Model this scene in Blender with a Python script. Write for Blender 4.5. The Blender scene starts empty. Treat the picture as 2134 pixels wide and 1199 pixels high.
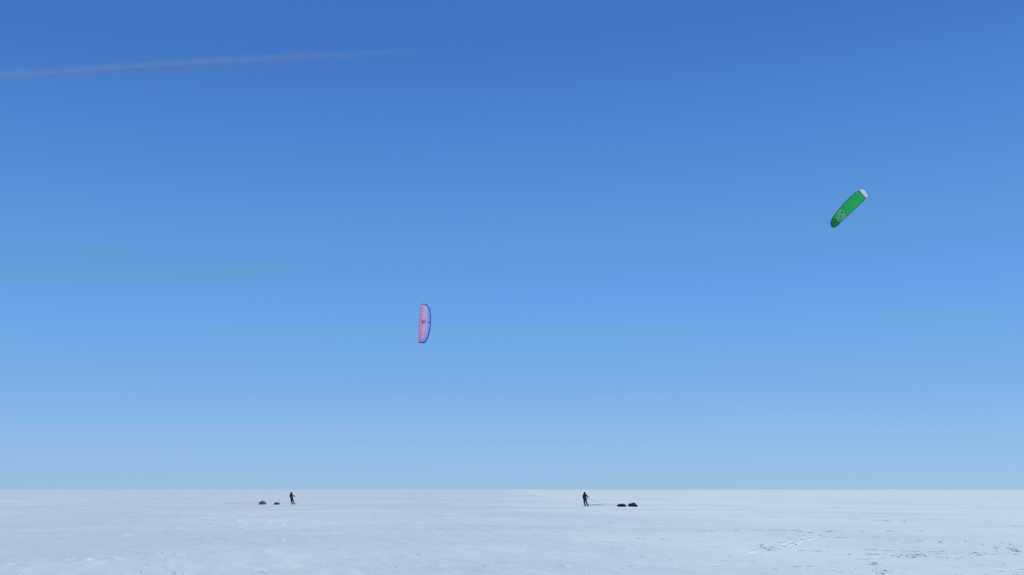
import bpy, bmesh, math, random
import numpy as np
from mathutils import Vector, Matrix

C = bpy.context.scene
COL = C.collection
R = math.radians

# ------------------------------------------------------------------ camera, sky, sun, exposure
F = 2288.0                       # focal length in photo pixels (2134 wide)
CAM_H = 2.05
PITCH = math.atan((1020.8 - 599.5) / F)
cam_d = bpy.data.cameras.new('camera')
cam = bpy.data.objects.new('camera', cam_d); COL.objects.link(cam)
cam.location = (0, 0, CAM_H)
cam.rotation_euler = (R(90) + PITCH, 0, 0)
cam_d.sensor_width = 36.0
cam_d.lens = 36.0 * F / 2134.0
cam_d.clip_start = 0.1
cam_d.clip_end = 400000.0
C.camera = cam

SUN_ELEV = R(46.6)
SUN_AZ = R(16.0)                  # measured from +x towards +y
sun_dir = Vector((math.cos(SUN_ELEV) * math.cos(SUN_AZ), math.cos(SUN_ELEV) * math.sin(SUN_AZ), math.sin(SUN_ELEV)))

W = bpy.data.worlds.new('World'); C.world = W; W.use_nodes = True
wn, wl = W.node_tree.nodes, W.node_tree.links
wn.clear()
wo = wn.new('ShaderNodeOutputWorld'); bg = wn.new('ShaderNodeBackground')
# the sky's azimuth is widened so the brightening towards the sun is gentle across the frame, the last degree above the
# horizon is eased so it stays blue, and the colour is balanced the way the camera did (a cold, clear arctic day)
tcw = wn.new('ShaderNodeTexCoord'); sxyz = wn.new('ShaderNodeSeparateXYZ'); wl.new(tcw.outputs['Generated'], sxyz.inputs[0])
def wmath(op, a, b=None):
    m_ = wn.new('ShaderNodeMath'); m_.operation = op
    for k_, q_ in enumerate((a, b)):
        if q_ is None: continue
        if isinstance(q_, (int, float)): m_.inputs[k_].default_value = q_
        else: wl.new(q_, m_.inputs[k_])
    return m_.outputs[0]
X_, Y_, Z_ = sxyz.outputs['X'], sxyz.outputs['Y'], sxyz.outputs['Z']
xs_ = wmath('MULTIPLY', X_, 0.15)
len1 = wmath('SQRT', wmath('ADD', wmath('ADD', wmath('MULTIPLY', X_, X_), wmath('MULTIPLY', Y_, Y_)), 1e-6))
len2 = wmath('SQRT', wmath('ADD', wmath('ADD', wmath('MULTIPLY', xs_, xs_), wmath('MULTIPLY', Y_, Y_)), 1e-6))
zz_ = wmath('MULTIPLY', wmath('SQRT', wmath('ADD', wmath('MULTIPLY', Z_, Z_), 0.035 ** 2)), wmath('DIVIDE', len2, len1))
cx_ = wn.new('ShaderNodeCombineXYZ'); wl.new(xs_, cx_.inputs[0]); wl.new(Y_, cx_.inputs[1]); wl.new(zz_, cx_.inputs[2])
nrm = wn.new('ShaderNodeVectorMath'); nrm.operation = 'NORMALIZE'; wl.new(cx_.outputs[0], nrm.inputs[0])
sky = wn.new('ShaderNodeTexSky'); sky.sky_type = 'NISHITA'; sky.sun_disc = False
sky.sun_elevation = SUN_ELEV; sky.sun_rotation = math.pi / 2 - SUN_AZ
sky.altitude = 0; sky.air_density = 1.0; sky.dust_density = 0.0; sky.ozone_density = 1.0
wl.new(nrm.outputs[0], sky.inputs[0])
wb = wn.new('ShaderNodeVectorMath'); wb.operation = 'MULTIPLY'; wb.inputs[1].default_value = (0.1, 0.1, 0.1)
wl.new(sky.outputs[0], wb.inputs[0])
cv = wn.new('ShaderNodeRGBCurve'); wl.new(wb.outputs[0], cv.inputs['Color'])
SKY_CURVES = [[(0, 0), (.158, .056), (.190, .078), (.275, .127), (.524, .238), (.711, .328), (1, .46)],
              [(0, 0), (.258, .178), (.305, .238), (.419, .342), (.664, .462), (.766, .540), (1, .66)],
              [(0, 0), (.434, .533), (.492, .631), (.594, .73), (.613, .785), (.668, .805), (1, 1)]]
if SKY_CURVES:
    for ch in range(3):
        cp = cv.mapping.curves[ch]; pts_ = SKY_CURVES[ch]
        cp.points[0].location = pts_[0]; cp.points[1].location = pts_[-1]
        for p_ in pts_[1:-1]: cp.points.new(*p_)
    cv.mapping.update()
bg.inputs['Strength'].default_value = 0.10   # the curves work on display values, so the 0.1 is undone after them
sc10 = wn.new('ShaderNodeVectorMath'); sc10.operation = 'SCALE'; sc10.inputs['Scale'].default_value = 10.0
wl.new(cv.outputs[0], sc10.inputs[0]); wl.new(sc10.outputs[0], bg.inputs['Color']); wl.new(bg.outputs[0], wo.inputs['Surface'])

sl = bpy.data.lights.new('sun', 'SUN'); sl.energy = 2.6; sl.angle = R(0.5); sl.color = (1.0, 0.95, 0.79)
so = bpy.data.objects.new('sun', sl); COL.objects.link(so)
so.rotation_euler = sun_dir.to_track_quat('Z', 'Y').to_euler()

C.view_settings.view_transform = 'Standard'; C.view_settings.look = 'None'
C.view_settings.gamma = 1.0; C.view_settings.exposure = 0.0

# ------------------------------------------------------------------ helpers
def ray(px, py):
    x = (px - 1067.0) / F; z = -(py - 599.5) / F
    return Vector((x, math.cos(PITCH) - z * math.sin(PITCH), math.sin(PITCH) + z * math.cos(PITCH)))
def at(px, py, t):
    return Vector((0, 0, CAM_H)) + ray(px, py) * t
def G(px, py):
    r = ray(px, py); p = r * (-CAM_H / r.z)
    return (p.x, p.y)

def setp(o, label=None, cat=None, group=None, kind=None):
    if label: o['label'] = label
    if cat: o['category'] = cat
    if group: o['group'] = group
    if kind: o['kind'] = kind
    return o
def mesh_obj(name, verts, faces, mat, parent=None, smooth=True):
    me = bpy.data.meshes.new(name); me.from_pydata([tuple(v) for v in verts], [], faces); me.update()
    if smooth: me.polygons.foreach_set('use_smooth', [True] * len(me.polygons))
    if mat: me.materials.append(mat)
    o = bpy.data.objects.new(name, me); COL.objects.link(o)
    if parent: o.parent = parent
    return o
def empty(name, loc, rz=0):
    o = bpy.data.objects.new(name, None); COL.objects.link(o); o.location = loc; o.rotation_euler = (0, 0, rz)
    o.empty_display_size = 0.2
    return o
class MB:
    def __init__(s): s.v = []; s.f = []
    def add(s, v, f):
        n = len(s.v); s.v += [Vector(q) for q in v]; s.f += [tuple(i + n for i in q) for q in f]
    def tube(s, pts, rad, n=8, closed=False):
        pts = [Vector(p) for p in pts]
        rads = rad if isinstance(rad, (list, tuple)) else [rad] * len(pts)
        v = []; f = []; m = len(pts); prev = None
        for i, p in enumerate(pts):
            if closed: d = pts[(i + 1) % m] - pts[i - 1]
            else: d = pts[min(i + 1, m - 1)] - pts[max(i - 1, 0)]
            d.normalize()
            if prev is None:
                u = d.cross(Vector((0, 0, 1)))
                if u.length < 0.1: u = d.cross(Vector((0, 1, 0)))
            else: u = prev - d * prev.dot(d)
            u.normalize(); prev = u; w = d.cross(u)
            for k in range(n):
                a = 2 * math.pi * k / n
                v.append(p + (u * math.cos(a) + w * math.sin(a)) * rads[i])
        for i in range(m if closed else m - 1):
            j = (i + 1) % m
            for k in range(n):
                f.append((i * n + k, i * n + (k + 1) % n, j * n + (k + 1) % n, j * n + k))
        if not closed:
            f.append(tuple(range(n))[::-1]); f.append(tuple((m - 1) * n + k for k in range(n)))
        s.add(v, f)
    def lump(s, c, r, rot=0, seed=0, amp=0.12, nu=20, nv=12, power=2.6, freq=3.0, flat=None):
        rnd = random.Random(seed)
        ph = [(rnd.uniform(0, 6.28), rnd.uniform(0.6, 1.6), rnd.uniform(-1, 1), rnd.uniform(-1, 1), rnd.uniform(-1, 1)) for _ in range(7)]
        v = []; f = []; e = 2.0 / power
        sg = lambda q: math.copysign(abs(q) ** e, q)
        for j in range(nv + 1):
            th = math.pi * j / nv - math.pi / 2
            for i in range(nu):
                a = 2 * math.pi * i / nu
                x = sg(math.cos(th)) * sg(math.cos(a)); y = sg(math.cos(th)) * sg(math.sin(a)); z = sg(math.sin(th))
                k = 1 + amp * sum(math.sin(p[0] + freq * p[1] * (p[2] * x + p[3] * y + p[4] * z)) for p in ph) / 3
                X, Y, Z = x * r[0] * k, y * r[1] * k, z * r[2] * k
                if flat is not None: Z = max(Z, flat)
                v.append((c[0] + X * math.cos(rot) - Y * math.sin(rot), c[1] + X * math.sin(rot) + Y * math.cos(rot), c[2] + Z))
        for j in range(nv):
            for i in range(nu):
                f.append((j * nu + i, j * nu + (i + 1) % nu, (j + 1) * nu + (i + 1) % nu, (j + 1) * nu + i))
        s.add(v, f)
    def build(s, name, mat, parent=None, smooth=True):
        return mesh_obj(name, s.v, s.f, mat, parent, smooth)

# ------------------------------------------------------------------ materials
def new_mat(name):
    m = bpy.data.materials.new(name); m.use_nodes = True
    nt = m.node_tree; nt.nodes.clear()
    return m, nt.nodes, nt.links
def cloth(name, col, rough=0.85, var=0.18, scale=9.0, bump=0.15):
    m, n, l = new_mat(name)
    o = n.new('ShaderNodeOutputMaterial'); p = n.new('ShaderNodeBsdfPrincipled')
    tc = n.new('ShaderNodeTexCoord'); nz = n.new('ShaderNodeTexNoise'); nz.inputs['Scale'].default_value = scale
    nz.inputs['Detail'].default_value = 5
    mx = n.new('ShaderNodeMix'); mx.data_type = 'RGBA'
    mx.inputs['A'].default_value = (*[c * (1 - var) for c in col], 1)
    mx.inputs['B'].default_value = (*[min(1, c * (1 + var)) for c in col], 1)
    l.new(tc.outputs['Object'], nz.inputs['Vector']); l.new(nz.outputs['Fac'], mx.inputs['Factor'])
    l.new(mx.outputs['Result'], p.inputs['Base Color']); p.inputs['Roughness'].default_value = rough
    b = n.new('ShaderNodeBump'); b.inputs['Strength'].default_value = bump; b.inputs['Distance'].default_value = 0.02
    l.new(nz.outputs['Fac'], b.inputs['Height']); l.new(b.outputs['Normal'], p.inputs['Normal'])
    l.new(p.outputs[0], o.inputs['Surface'])
    return m

def snow_material():
    m, n, l = new_mat('snow')
    o = n.new('ShaderNodeOutputMaterial'); p = n.new('ShaderNodeBsdfPrincipled')
    p.inputs['Roughness'].default_value = 0.75
    p.inputs['Specular IOR Level'].default_value = 0.15
    tc = n.new('ShaderNodeTexCoord')
    def noise(scale, detail, sx=1.0, sy=1.0, rot=0.0, rough=0.55):
        mp = n.new('ShaderNodeMapping'); mp.inputs['Scale'].default_value = (sx, sy, 1); mp.inputs['Rotation'].default_value = (0, 0, rot)
        l.new(tc.outputs['Object'], mp.inputs['Vector'])
        t = n.new('ShaderNodeTexNoise'); t.inputs['Scale'].default_value = scale; t.inputs['Detail'].default_value = detail
        t.inputs['Roughness'].default_value = rough
        l.new(mp.outputs[0], t.inputs['Vector']); return t
    # crusted old snow (faintly blue) and fresh drift (whiter), mixed by noise
    a = noise(0.06, 7, 0.8, 0.6, 0.2, 0.65)
    ra = n.new('ShaderNodeMapRange'); ra.inputs['From Min'].default_value = 0.38; ra.inputs['From Max'].default_value = 0.64
    sx_ = n.new('ShaderNodeSeparateXYZ'); l.new(tc.outputs['Object'], sx_.inputs[0])      # more of the whiter tone towards +x
    gx = n.new('ShaderNodeMapRange'); gx.inputs['From Min'].default_value = -12; gx.inputs['From Max'].default_value = 22
    gx.inputs['To Min'].default_value = -0.06; gx.inputs['To Max'].default_value = 0.12; l.new(sx_.outputs['X'], gx.inputs['Value'])
    ad = n.new('ShaderNodeMath'); ad.operation = 'ADD'; l.new(a.outputs['Fac'], ad.inputs[0]); l.new(gx.outputs[0], ad.inputs[1])
    l.new(ad.outputs[0], ra.inputs['Value'])
    mx = n.new('ShaderNodeMix'); mx.data_type = 'RGBA'
    mx.inputs['A'].default_value = (0.70, 0.795, 0.815, 1)
    mx.inputs['B'].default_value = (0.86, 0.945, 0.89, 1)
    l.new(ra.outputs[0], mx.inputs['Factor']); l.new(mx.outputs['Result'], p.inputs['Base Color'])
    # relief: wind ripples of several sizes
    b1 = noise(0.9, 8, 1.0, 0.55, 0.25, 0.62)
    b2 = noise(6.0, 6, 1.0, 0.6, 0.25, 0.6)
    bm1 = n.new('ShaderNodeBump'); bm1.inputs['Strength'].default_value = 0.4; bm1.inputs['Distance'].default_value = 0.12
    l.new(b1.outputs['Fac'], bm1.inputs['Height'])
    bm2 = n.new('ShaderNodeBump'); bm2.inputs['Strength'].default_value = 0.35; bm2.inputs['Distance'].default_value = 0.015
    l.new(b2.outputs['Fac'], bm2.inputs['Height']); l.new(bm1.outputs['Normal'], bm2.inputs['Normal'])
    l.new(bm2.outputs['Normal'], p.inputs['Normal'])
    l.new(p.outputs[0], o.inputs['Surface'])
    return m
SNOW = snow_material()

# ------------------------------------------------------------------ ground: one sheet of snow out to the horizon
def hash2(ix, iy, seed):
    h = (ix.astype(np.int64) * 374761393 + iy.astype(np.int64) * 668265263 + seed * 974711) & 0xffffffff
    h = ((h ^ (h >> 13)) * 1274126177) & 0xffffffff
    h = h ^ (h >> 16)
    return (h & 0xffff) / 65535.0
def vnoise(x, y, seed):
    ix = np.floor(x); iy = np.floor(y); fx = x - ix; fy = y - iy
    fx = fx * fx * fx * (fx * (fx * 6 - 15) + 10); fy = fy * fy * fy * (fy * (fy * 6 - 15) + 10)
    a = hash2(ix, iy, seed); b = hash2(ix + 1, iy, seed); c = hash2(ix, iy + 1, seed); d = hash2(ix + 1, iy + 1, seed)
    return (a + (b - a) * fx + (c - a) * fy + (a - b - c + d) * fx * fy) * 2 - 1
def fbm(x, y, seed, octv=4, gain=0.5):
    s = 0; a = 1.0; f = 1.0
    for k in range(octv):
        s = s + a * vnoise(x * f + 13.7 * k, y * f - 7.1 * k, seed + k); a *= gain; f *= 2.03
    return s

# mounds of fresh drift: pixel where they lie -> (length, depth, height)
MOUNDS = []
def mound(px, py, w_px, h, depth=None, skew=0.5):
    x, y = G(px, py); L = w_px * y / F
    MOUNDS.append((x, y, L, depth or max(0.7, L * 2.2), h, skew))
mound(230, 1169, 30, .085); mound(262, 1116, 28, .07); mound(178, 1171, 22, .05); mound(140, 1170, 12, .05)
mound(102, 1175, 12, .05); mound(20, 1179, 12, .05); mound(500, 1086, 22, .08); mound(590, 1092, 10, .07)
mound(566, 1088, 14, .07); mound(430, 1123, 14, .05); mound(906, 1117, 18, .07); mound(925, 1115, 10, .05)
mound(120, 1095, 16, .07); mound(232, 1085, 30, .07); mound(165, 1052, 14, .10); mound(18, 1045, 8, .10)
mound(790, 1076, 20, .06); mound(858, 1078, 12, .06); mound(927, 1079, 14, .06); mound(1050, 1066, 10, .07)
mound(1072, 1067, 14, .06); mound(1180, 1180, 26, .04); mound(1320, 1171, 16, .04); mound(1249, 1064, 8, .08)
mound(1482, 1065, 8, .08); mound(1732, 1120, 9, .06, .6); mound(1695, 1121, 12, .05, .7); mound(590, 1126, 12, .06)
mound(650, 1126, 20, .05); mound(1800, 1046, 14, .09); mound(560, 1183, 30, .03); mound(450, 1055, 8, .07)
TRACKS = [  # furrows pressed by skis and sledges: points on the snow, width, depth
    ([G(1560, 1152), G(1600, 1145), G(1650, 1130), G(1700, 1117), G(1722, 1108)], 0.13, 0.035),
    ([G(1604, 1150), G(1650, 1136), G(1690, 1126), G(1735, 1113)], 0.11, 0.03),
    ([G(1520, 1153), G(1580, 1142), G(1610, 1137)], 0.10, 0.02),
]
def height(x, y):
    x = np.asarray(x, float); y = np.asarray(y, float)
    far = 1.0 / (1.0 + (np.hypot(x, y) / 300.0) ** 2)
    z = 0.045 * fbm(x / 19.0, y / 34.0, 3, 3)
    xr = x * 0.96 + y * 0.28; yr = -x * 0.28 + y * 0.96
    patch = np.clip(0.5 + 0.9 * fbm(xr / 16.0, yr / 26.0, 31, 3), 0, 1)
    rid = 1 - np.abs(fbm(xr / 1.9, yr / 4.8, 57, 3))
    z = z + 0.028 * patch * rid
    z = z + 0.007 * fbm(xr / 0.55, yr / 1.3, 77, 3) * (0.3 + patch)
    z = z * far
    flat = np.exp(-((y - 147) / 26.0) ** 2) * np.exp(-(x / 60.0) ** 4)   # the level stretch the party crosses
    z = z * (1 - 0.85 * flat)
    for (mx, my, L, D, h, sk) in MOUNDS:
        m = (np.abs(x - mx) < L * 1.6) & (np.abs(y - my) < D * 1.6)
        if np.any(m):
            xx = (x[m] - mx) / (L * .5); yy = (y[m] - my) / (D * .5)
            xx = np.where(xx > 0, xx * 1.1, xx * 0.8)
            rr = xx * xx + yy * yy
            z[m] += 0.9 * h * np.exp(-rr * 1.2) * np.clip(.75 + 1.1 * fbm(x[m] / .28, y[m] / .7, 91, 2), .1, 2)
    for pts, w, d in TRACKS:
        for (ax, ay), (bx, by) in zip(pts[:-1], pts[1:]):
            m = (x > min(ax, bx) - 1) & (x < max(ax, bx) + 1) & (y > min(ay, by) - 1) & (y < max(ay, by) + 1)
            if not np.any(m): continue
            X = x[m] - ax; Y = y[m] - ay; dx = bx - ax; dy = by - ay; LL = dx * dx + dy * dy
            t = np.clip((X * dx + Y * dy) / LL, 0, 1)
            q = np.hypot(X - t * dx, Y - t * dy) / w
            z[m] += (.55 + 1.1 * np.clip(vnoise(x[m] / .5, y[m] / 1.4, 23), -.5, 1)) * -d * np.exp(-(q * 1.6) ** 4) + d * 0.7 * 0.6 * np.exp(-((q - 1.1) / .35) ** 2) * (0.6 + 0.8 * vnoise(x[m] / .22, y[m] / .3, 17))
    return z
def hz(x, y):
    return float(height(np.array([x]), np.array([y]))[0])

def grow(start, stop, step0, rate):
    out = [start]; s = step0
    while out[-1] < stop:
        out.append(out[-1] + s); s *= rate
    return out
xs_pos = grow(0, 24, 0.065, 1.0)
xs_pos += grow(xs_pos[-1], 110, 0.07, 1.006)[1:]
xs_pos += grow(xs_pos[-1], 90000, 2.0, 1.25)[1:]
xs = np.array([-q for q in xs_pos[:0:-1]] + xs_pos)
ys_mid = grow(22, 42, 0.075, 1.0)
ys_mid += grow(ys_mid[-1], 260, 0.08, 1.006)[1:]
ys_far = grow(ys_mid[-1], 90000, 3.0, 1.22)[1:]
ys_near = [22 - q for q in grow(0, 60, 0.2, 1.05)[1:]][::-1]
ys_back = [ys_near[0] - q for q in grow(0, 40000, 5, 1.35)[1:]][::-1]
ys = np.array(ys_back + ys_near + ys_mid + ys_far)
XX, YY = np.meshgrid(xs, ys)
ZZ = height(XX.ravel(), YY.ravel())
nx, ny = len(xs), len(ys)
co = np.column_stack([XX.ravel(), YY.ravel(), ZZ]).astype(np.float32)
idx = np.arange(nx * ny).reshape(ny, nx)
fa = np.stack([idx[:-1, :-1], idx[:-1, 1:], idx[1:, 1:], idx[1:, :-1]], -1).reshape(-1, 4)
me = bpy.data.meshes.new('snow_ground')
me.vertices.add(len(co)); me.vertices.foreach_set('co', co.ravel())
me.loops.add(fa.size); me.loops.foreach_set('vertex_index', fa.ravel().astype(np.int32))
me.polygons.add(len(fa)); me.polygons.foreach_set('loop_start', np.arange(0, fa.size, 4, dtype=np.int32))
me.polygons.foreach_set('loop_total', np.full(len(fa), 4, dtype=np.int32))
me.polygons.foreach_set('use_smooth', np.ones(len(fa), dtype=bool))
me.update(calc_edges=True); me.materials.append(SNOW)
ground = bpy.data.objects.new('snow_ground', me); COL.objects.link(ground)
setp(ground, kind='structure')
print('ground verts', nx, ny, nx * ny)

# ------------------------------------------------------------------ wind-cut ledges and loose clods on the snow
rnd = random.Random(11)
def ledge(mb, px, py, w_px, h=0.035, tilt=0.0, depth=None):
    x0, y0 = G(px, py); L = w_px * y0 / F; depth = depth or max(0.25, min(0.9, L * 0.5))
    n = max(8, int(L / 0.05)); n = min(n, 60)
    s1, s2, s3 = rnd.uniform(0, 9), rnd.uniform(0, 9), rnd.uniform(0, 9)
    v = []; f = []; m = 6
    for i in range(n + 1):
        t = i / n; x = x0 + (t - .5) * L
        win = math.sin(math.pi * t) ** 0.6 if 0 < t < 1 else 0.0
        jag = 0.6 + 0.28 * math.sin(s1 + t * 17) + 0.2 * math.sin(s2 + t * 41)
        H = .72 * h * win * max(0.12, jag)
        y = y0 + tilt * (t - .5) * L + 0.07 * math.sin(s3 + t * 9) + 0.025 * math.sin(s1 + t * 37)
        z = hz(x, y)
        prof = [(depth * (.5 + .5 * win), -0.012), (depth * .55, H * .35), (depth * .2, H * .8), (0.02, H), (-0.012, H * .72), (-0.004, -0.015)]
        for (dy, dz) in prof: v.append((x, y + dy, z + dz))
    for i in range(n):
        for k in range(m - 1):
            a = i * m + k
            f.append((a, a + 1, a + m + 1, a + m))
    mb.add(v, f)
LD = MB()
for px, py, w, h in [
    (290, 1153, 16, .035), (340, 1155, 16, .03), (366, 1156, 12, .03), (310, 1158, 6, .025), (395, 1152, 20, .015),
    (290, 1195, 14, .03), (370, 1197, 24, .035), (312, 1181, 24, .015), (350, 1186, 26, .018), (490, 1082, 8, .07),
    (250, 1115, 14, .04), (352, 1113, 14, .04), (410, 1124, 20, .03), (460, 1124, 24, .035), (430, 1084, 22, .03),
    (445, 1085, 18, .03), (303, 1099, 8, .03), (372, 1076, 10, .04), (552, 1192, 22, .025), (540, 1195, 30, .02),
    (700, 1137, 14, .03), (780, 1076, 6, .06), (940, 1063, 6, .06), (1005, 1180, 16, .025), (1155, 1072, 6, .05),
    (1270, 1091, 8, .05), (1290, 1092, 10, .03), (1260, 1145, 44, .014), (1335, 1123, 20, .04), (1330, 1116, 18, .02),
    (1348, 1125, 6, .04), (1380, 1124, 5, .05), (1395, 1124, 8, .05), (1338, 1159, 8, .03), (1318, 1136, 7, .03),
    (1475, 1108, 28, .04), (1528, 1107, 24, .035), (1540, 1062, 26, .05), (1537, 1077, 30, .035), (1618, 1078, 26, .04),
    (1740, 1058, 20, .06), (1705, 1081, 50, .03), (1778, 1083, 16, .06), (1835, 1087, 30, .06), (1850, 1088, 24, .05),
    (1883, 1090, 12, .06), (1910, 1071, 20, .04), (1830, 1071, 30, .03), (2040, 1057, 18, .05), (2120, 1098, 24, .04),
    (1590, 1107, 34, .05), (1640, 1108, 50, .05), (1670, 1110, 14, .06), (1690, 1112, 10, .07), (1735, 1111, 18, .06),
    (1755, 1122, 24, .055), (1800, 1109, 20, .04), (1858, 1109, 26, .05), (1915, 1109, 18, .045), (1740, 1108, 40, .03),
    (1670, 1147, 28, .035), (1706, 1148, 36, .04), (1728, 1138, 14, .025), (1815, 1146, 44, .04), (1860, 1148, 40, .04),
    (1770, 1155, 16, .035), (1825, 1155, 40, .055), (1745, 1155, 22, .02), (1900, 1150, 40, .03), (1950, 1150, 30, .03),
    (1820, 1173, 18, .06), (1823, 1176, 20, .05), (1800, 1165, 24, .02), (1842, 1189, 16, .04), (1672, 1180, 36, .03),
    (1530, 1168, 60, .02), (1560, 1168, 24, .02), (1740, 1170, 20, .02), (1910, 1156, 60, .02), (1970, 1154, 50, .025),
    (1500, 1180, 40, .012), (1930, 1125, 12, .03), (2085, 1127, 12, .03), (1845, 1193, 22, .02), (1760, 1192, 30, .02),
    (2090, 1191, 30, .02), (2120, 1193, 20, .02), (1480, 1141, 22, .02), (1560, 1128, 20, .02), (1625, 1131, 10, .03)]:
    ledge(LD, px, py, w * 1.2, h)
for _ in range(240):                               # smaller ones spread over the plain, thicker to the right
    px = 2134 * (1 - rnd.random() ** 1.5) if rnd.random() < .55 else rnd.uniform(-100, 2234)
    py = 1030 + 180 * rnd.random() ** 0.9
    ledge(LD, px, py, rnd.uniform(3, 12) * (0.6 + (py - 1020) / 130), rnd.uniform(.006, .022), rnd.uniform(-.1, .1))
o = LD.build('snow_ledges', SNOW); setp(o, 'low wind cut ledges of blown snow scattered over the plain', 'snow', kind='stuff')

CL = MB()
def clod(x, y, s):
    bmv = []
    k1, k2, k3 = rnd.uniform(.7, 1.4), rnd.uniform(.7, 1.3), rnd.uniform(.45, .9)
    z = hz(x, y)
    ro = rnd.uniform(0, 3.14)
    CL.lump((x, y, z + s * k3 * .10), (s * k1 * 1.9, s * k2 * 1.5, s * k3 * .8), ro, rnd.random(), .45, 9, 6, 2.4, 2.4)
def scatter(poly, n, spread_px, smin, smax):
    for _ in range(n):
        k = rnd.randrange(len(poly) - 1); t = rnd.random()
        px = poly[k][0] * (1 - t) + poly[k + 1][0] * t + rnd.gauss(0, spread_px * 1.6)
        py = poly[k][1] * (1 - t) + poly[k + 1][1] * t + rnd.gauss(0, spread_px * .35)
        if py < 1035: continue
        x, y = G(px, py); clod(x, y, .62 * smax * (.25 + rnd.random() ** 2) * (1 if rnd.random() < .85 else 1.4))
scatter([(1585, 1145), (1650, 1131), (1720, 1112)], 60, 5, .015, .05)
scatter([(1582, 1139), (1612, 1142)], 26, 6, .02, .06)
scatter([(1600, 1146), (1660, 1134)], 26, 4, .02, .055)
scatter([(1870, 1159), (1925, 1157), (1905, 1160)], 46, 7, .02, .06)
scatter([(1840, 1164), (1880, 1160)], 22, 6, .02, .045)
scatter([(1925, 1158), (2080, 1156), (2134, 1155)], 44, 5, .015, .045)
scatter([(1930, 1165), (2010, 1162), (1990, 1164)], 20, 4, .015, .035)
scatter([(1820, 1123), (1860, 1128), (1925, 1131)], 26, 5, .02, .05)
scatter([(1950, 1133), (2030, 1134), (2134, 1140)], 40, 6, .02, .05)
scatter([(2070, 1140), (2134, 1150)], 30, 8, .02, .05)
scatter([(1620, 1122), (1660, 1123), (1690, 1122)], 22, 5, .02, .05)
scatter([(1800, 1180), (1850, 1199)], 40, 14, .01, .03)
scatter([(1760, 1195), (1900, 1199)], 24, 12, .01, .025)
scatter([(1560, 1152), (1470, 1158)], 20, 8, .01, .02)
scatter([(350, 1125), (440, 1124)], 10, 8, .01, .03)
scatter([(0, 1180), (560, 1190)], 30, 10, .008, .018)
o = CL.build('snow_clods', SNOW); setp(o, 'broken clods of snow thrown up along the ski and sledge tracks', 'snow', kind='stuff')

# ------------------------------------------------------------------ contrail high in the left of the sky
def contrail():
    m, n, l = new_mat('contrail_vapour')
    o = n.new('ShaderNodeOutputMaterial'); v = n.new('ShaderNodeVolumeScatter')
    v.inputs['Color'].default_value = (.80, .97, 1, 1)
    v.inputs['Anisotropy'].default_value = 0.0
    at_ = n.new('ShaderNodeValue'); at_.outputs[0].default_value = DENS
    l.new(at_.outputs[0], v.inputs['Density']); l.new(v.outputs[0], o.inputs['Volume'])
    ALT = 9000.0
    def P(px, py):
        r = ray(px, py); return Vector((0, 0, CAM_H)) + r * ((ALT - CAM_H) / r.z)
    A = P(-420, 186); B = P(1070, 96)
    root = empty('contrail', A)
    setp(root, 'long thin white contrail crossing the upper left sky and fading to the right', 'contrail')
    D = (B - A); side = D.cross(Vector((0, 0, 1))).normalized(); up = side.cross(D.normalized())
    rn = random.Random(5)
    # overlapping wisps, each a soft-edged strand of vapour; they end one after another towards the right
    spec = [(0.0, 0.62, 0, -14, 26), (0.0, 0.70, 0, -6, 34), (0.0, 0.58, 0, -22, 16), (0.0, 0.80, 0, 4, 44), (0.08, 0.90, 0, 8, 52), (0.0, 0.97, 0, 2, 60),
            (0.38, 0.93, 0, 18, 40), (0.45, 1.0, 0, 10, 34), (0.0, .5, 0, -18, 10), (.2, .66, 0, 12, 18), (.52, .86, 0, 22, 22), (.3, .75, 0, -8, 14)]
    for (t0, t1, a, b, rad) in spec:
        mb = MB(); pts = []; rr = []; N = 70
        p1, p2, p3 = rn.uniform(0, 6), rn.uniform(0, 6), rn.uniform(0, 6)
        for i in range(N + 1):
            q = i / N; t = t0 + (t1 - t0) * q
            w = min(1, q / .12 if t0 > 0 else 1, (1 - q) / .35)
            w = max(0.02, w) ** .7
            wob = 9 * math.sin(p1 + t * 34) + 6 * math.sin(p2 + t * 71) + 4 * math.sin(p3 + t * 150)
            pts.append(D * t + up * (b * 2.9 + wob) + side * (rn.uniform(-4, 4)))
            rr.append(2.5 * rad * w * (1 + .2 * math.sin(p2 + t * 90) + .15 * math.sin(p3 + 200 * t)))
        mb.tube(pts, rr, 10)
        mb.build('vapour_strand', m, root)
DENS = 0.00018
contrail()

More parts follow.
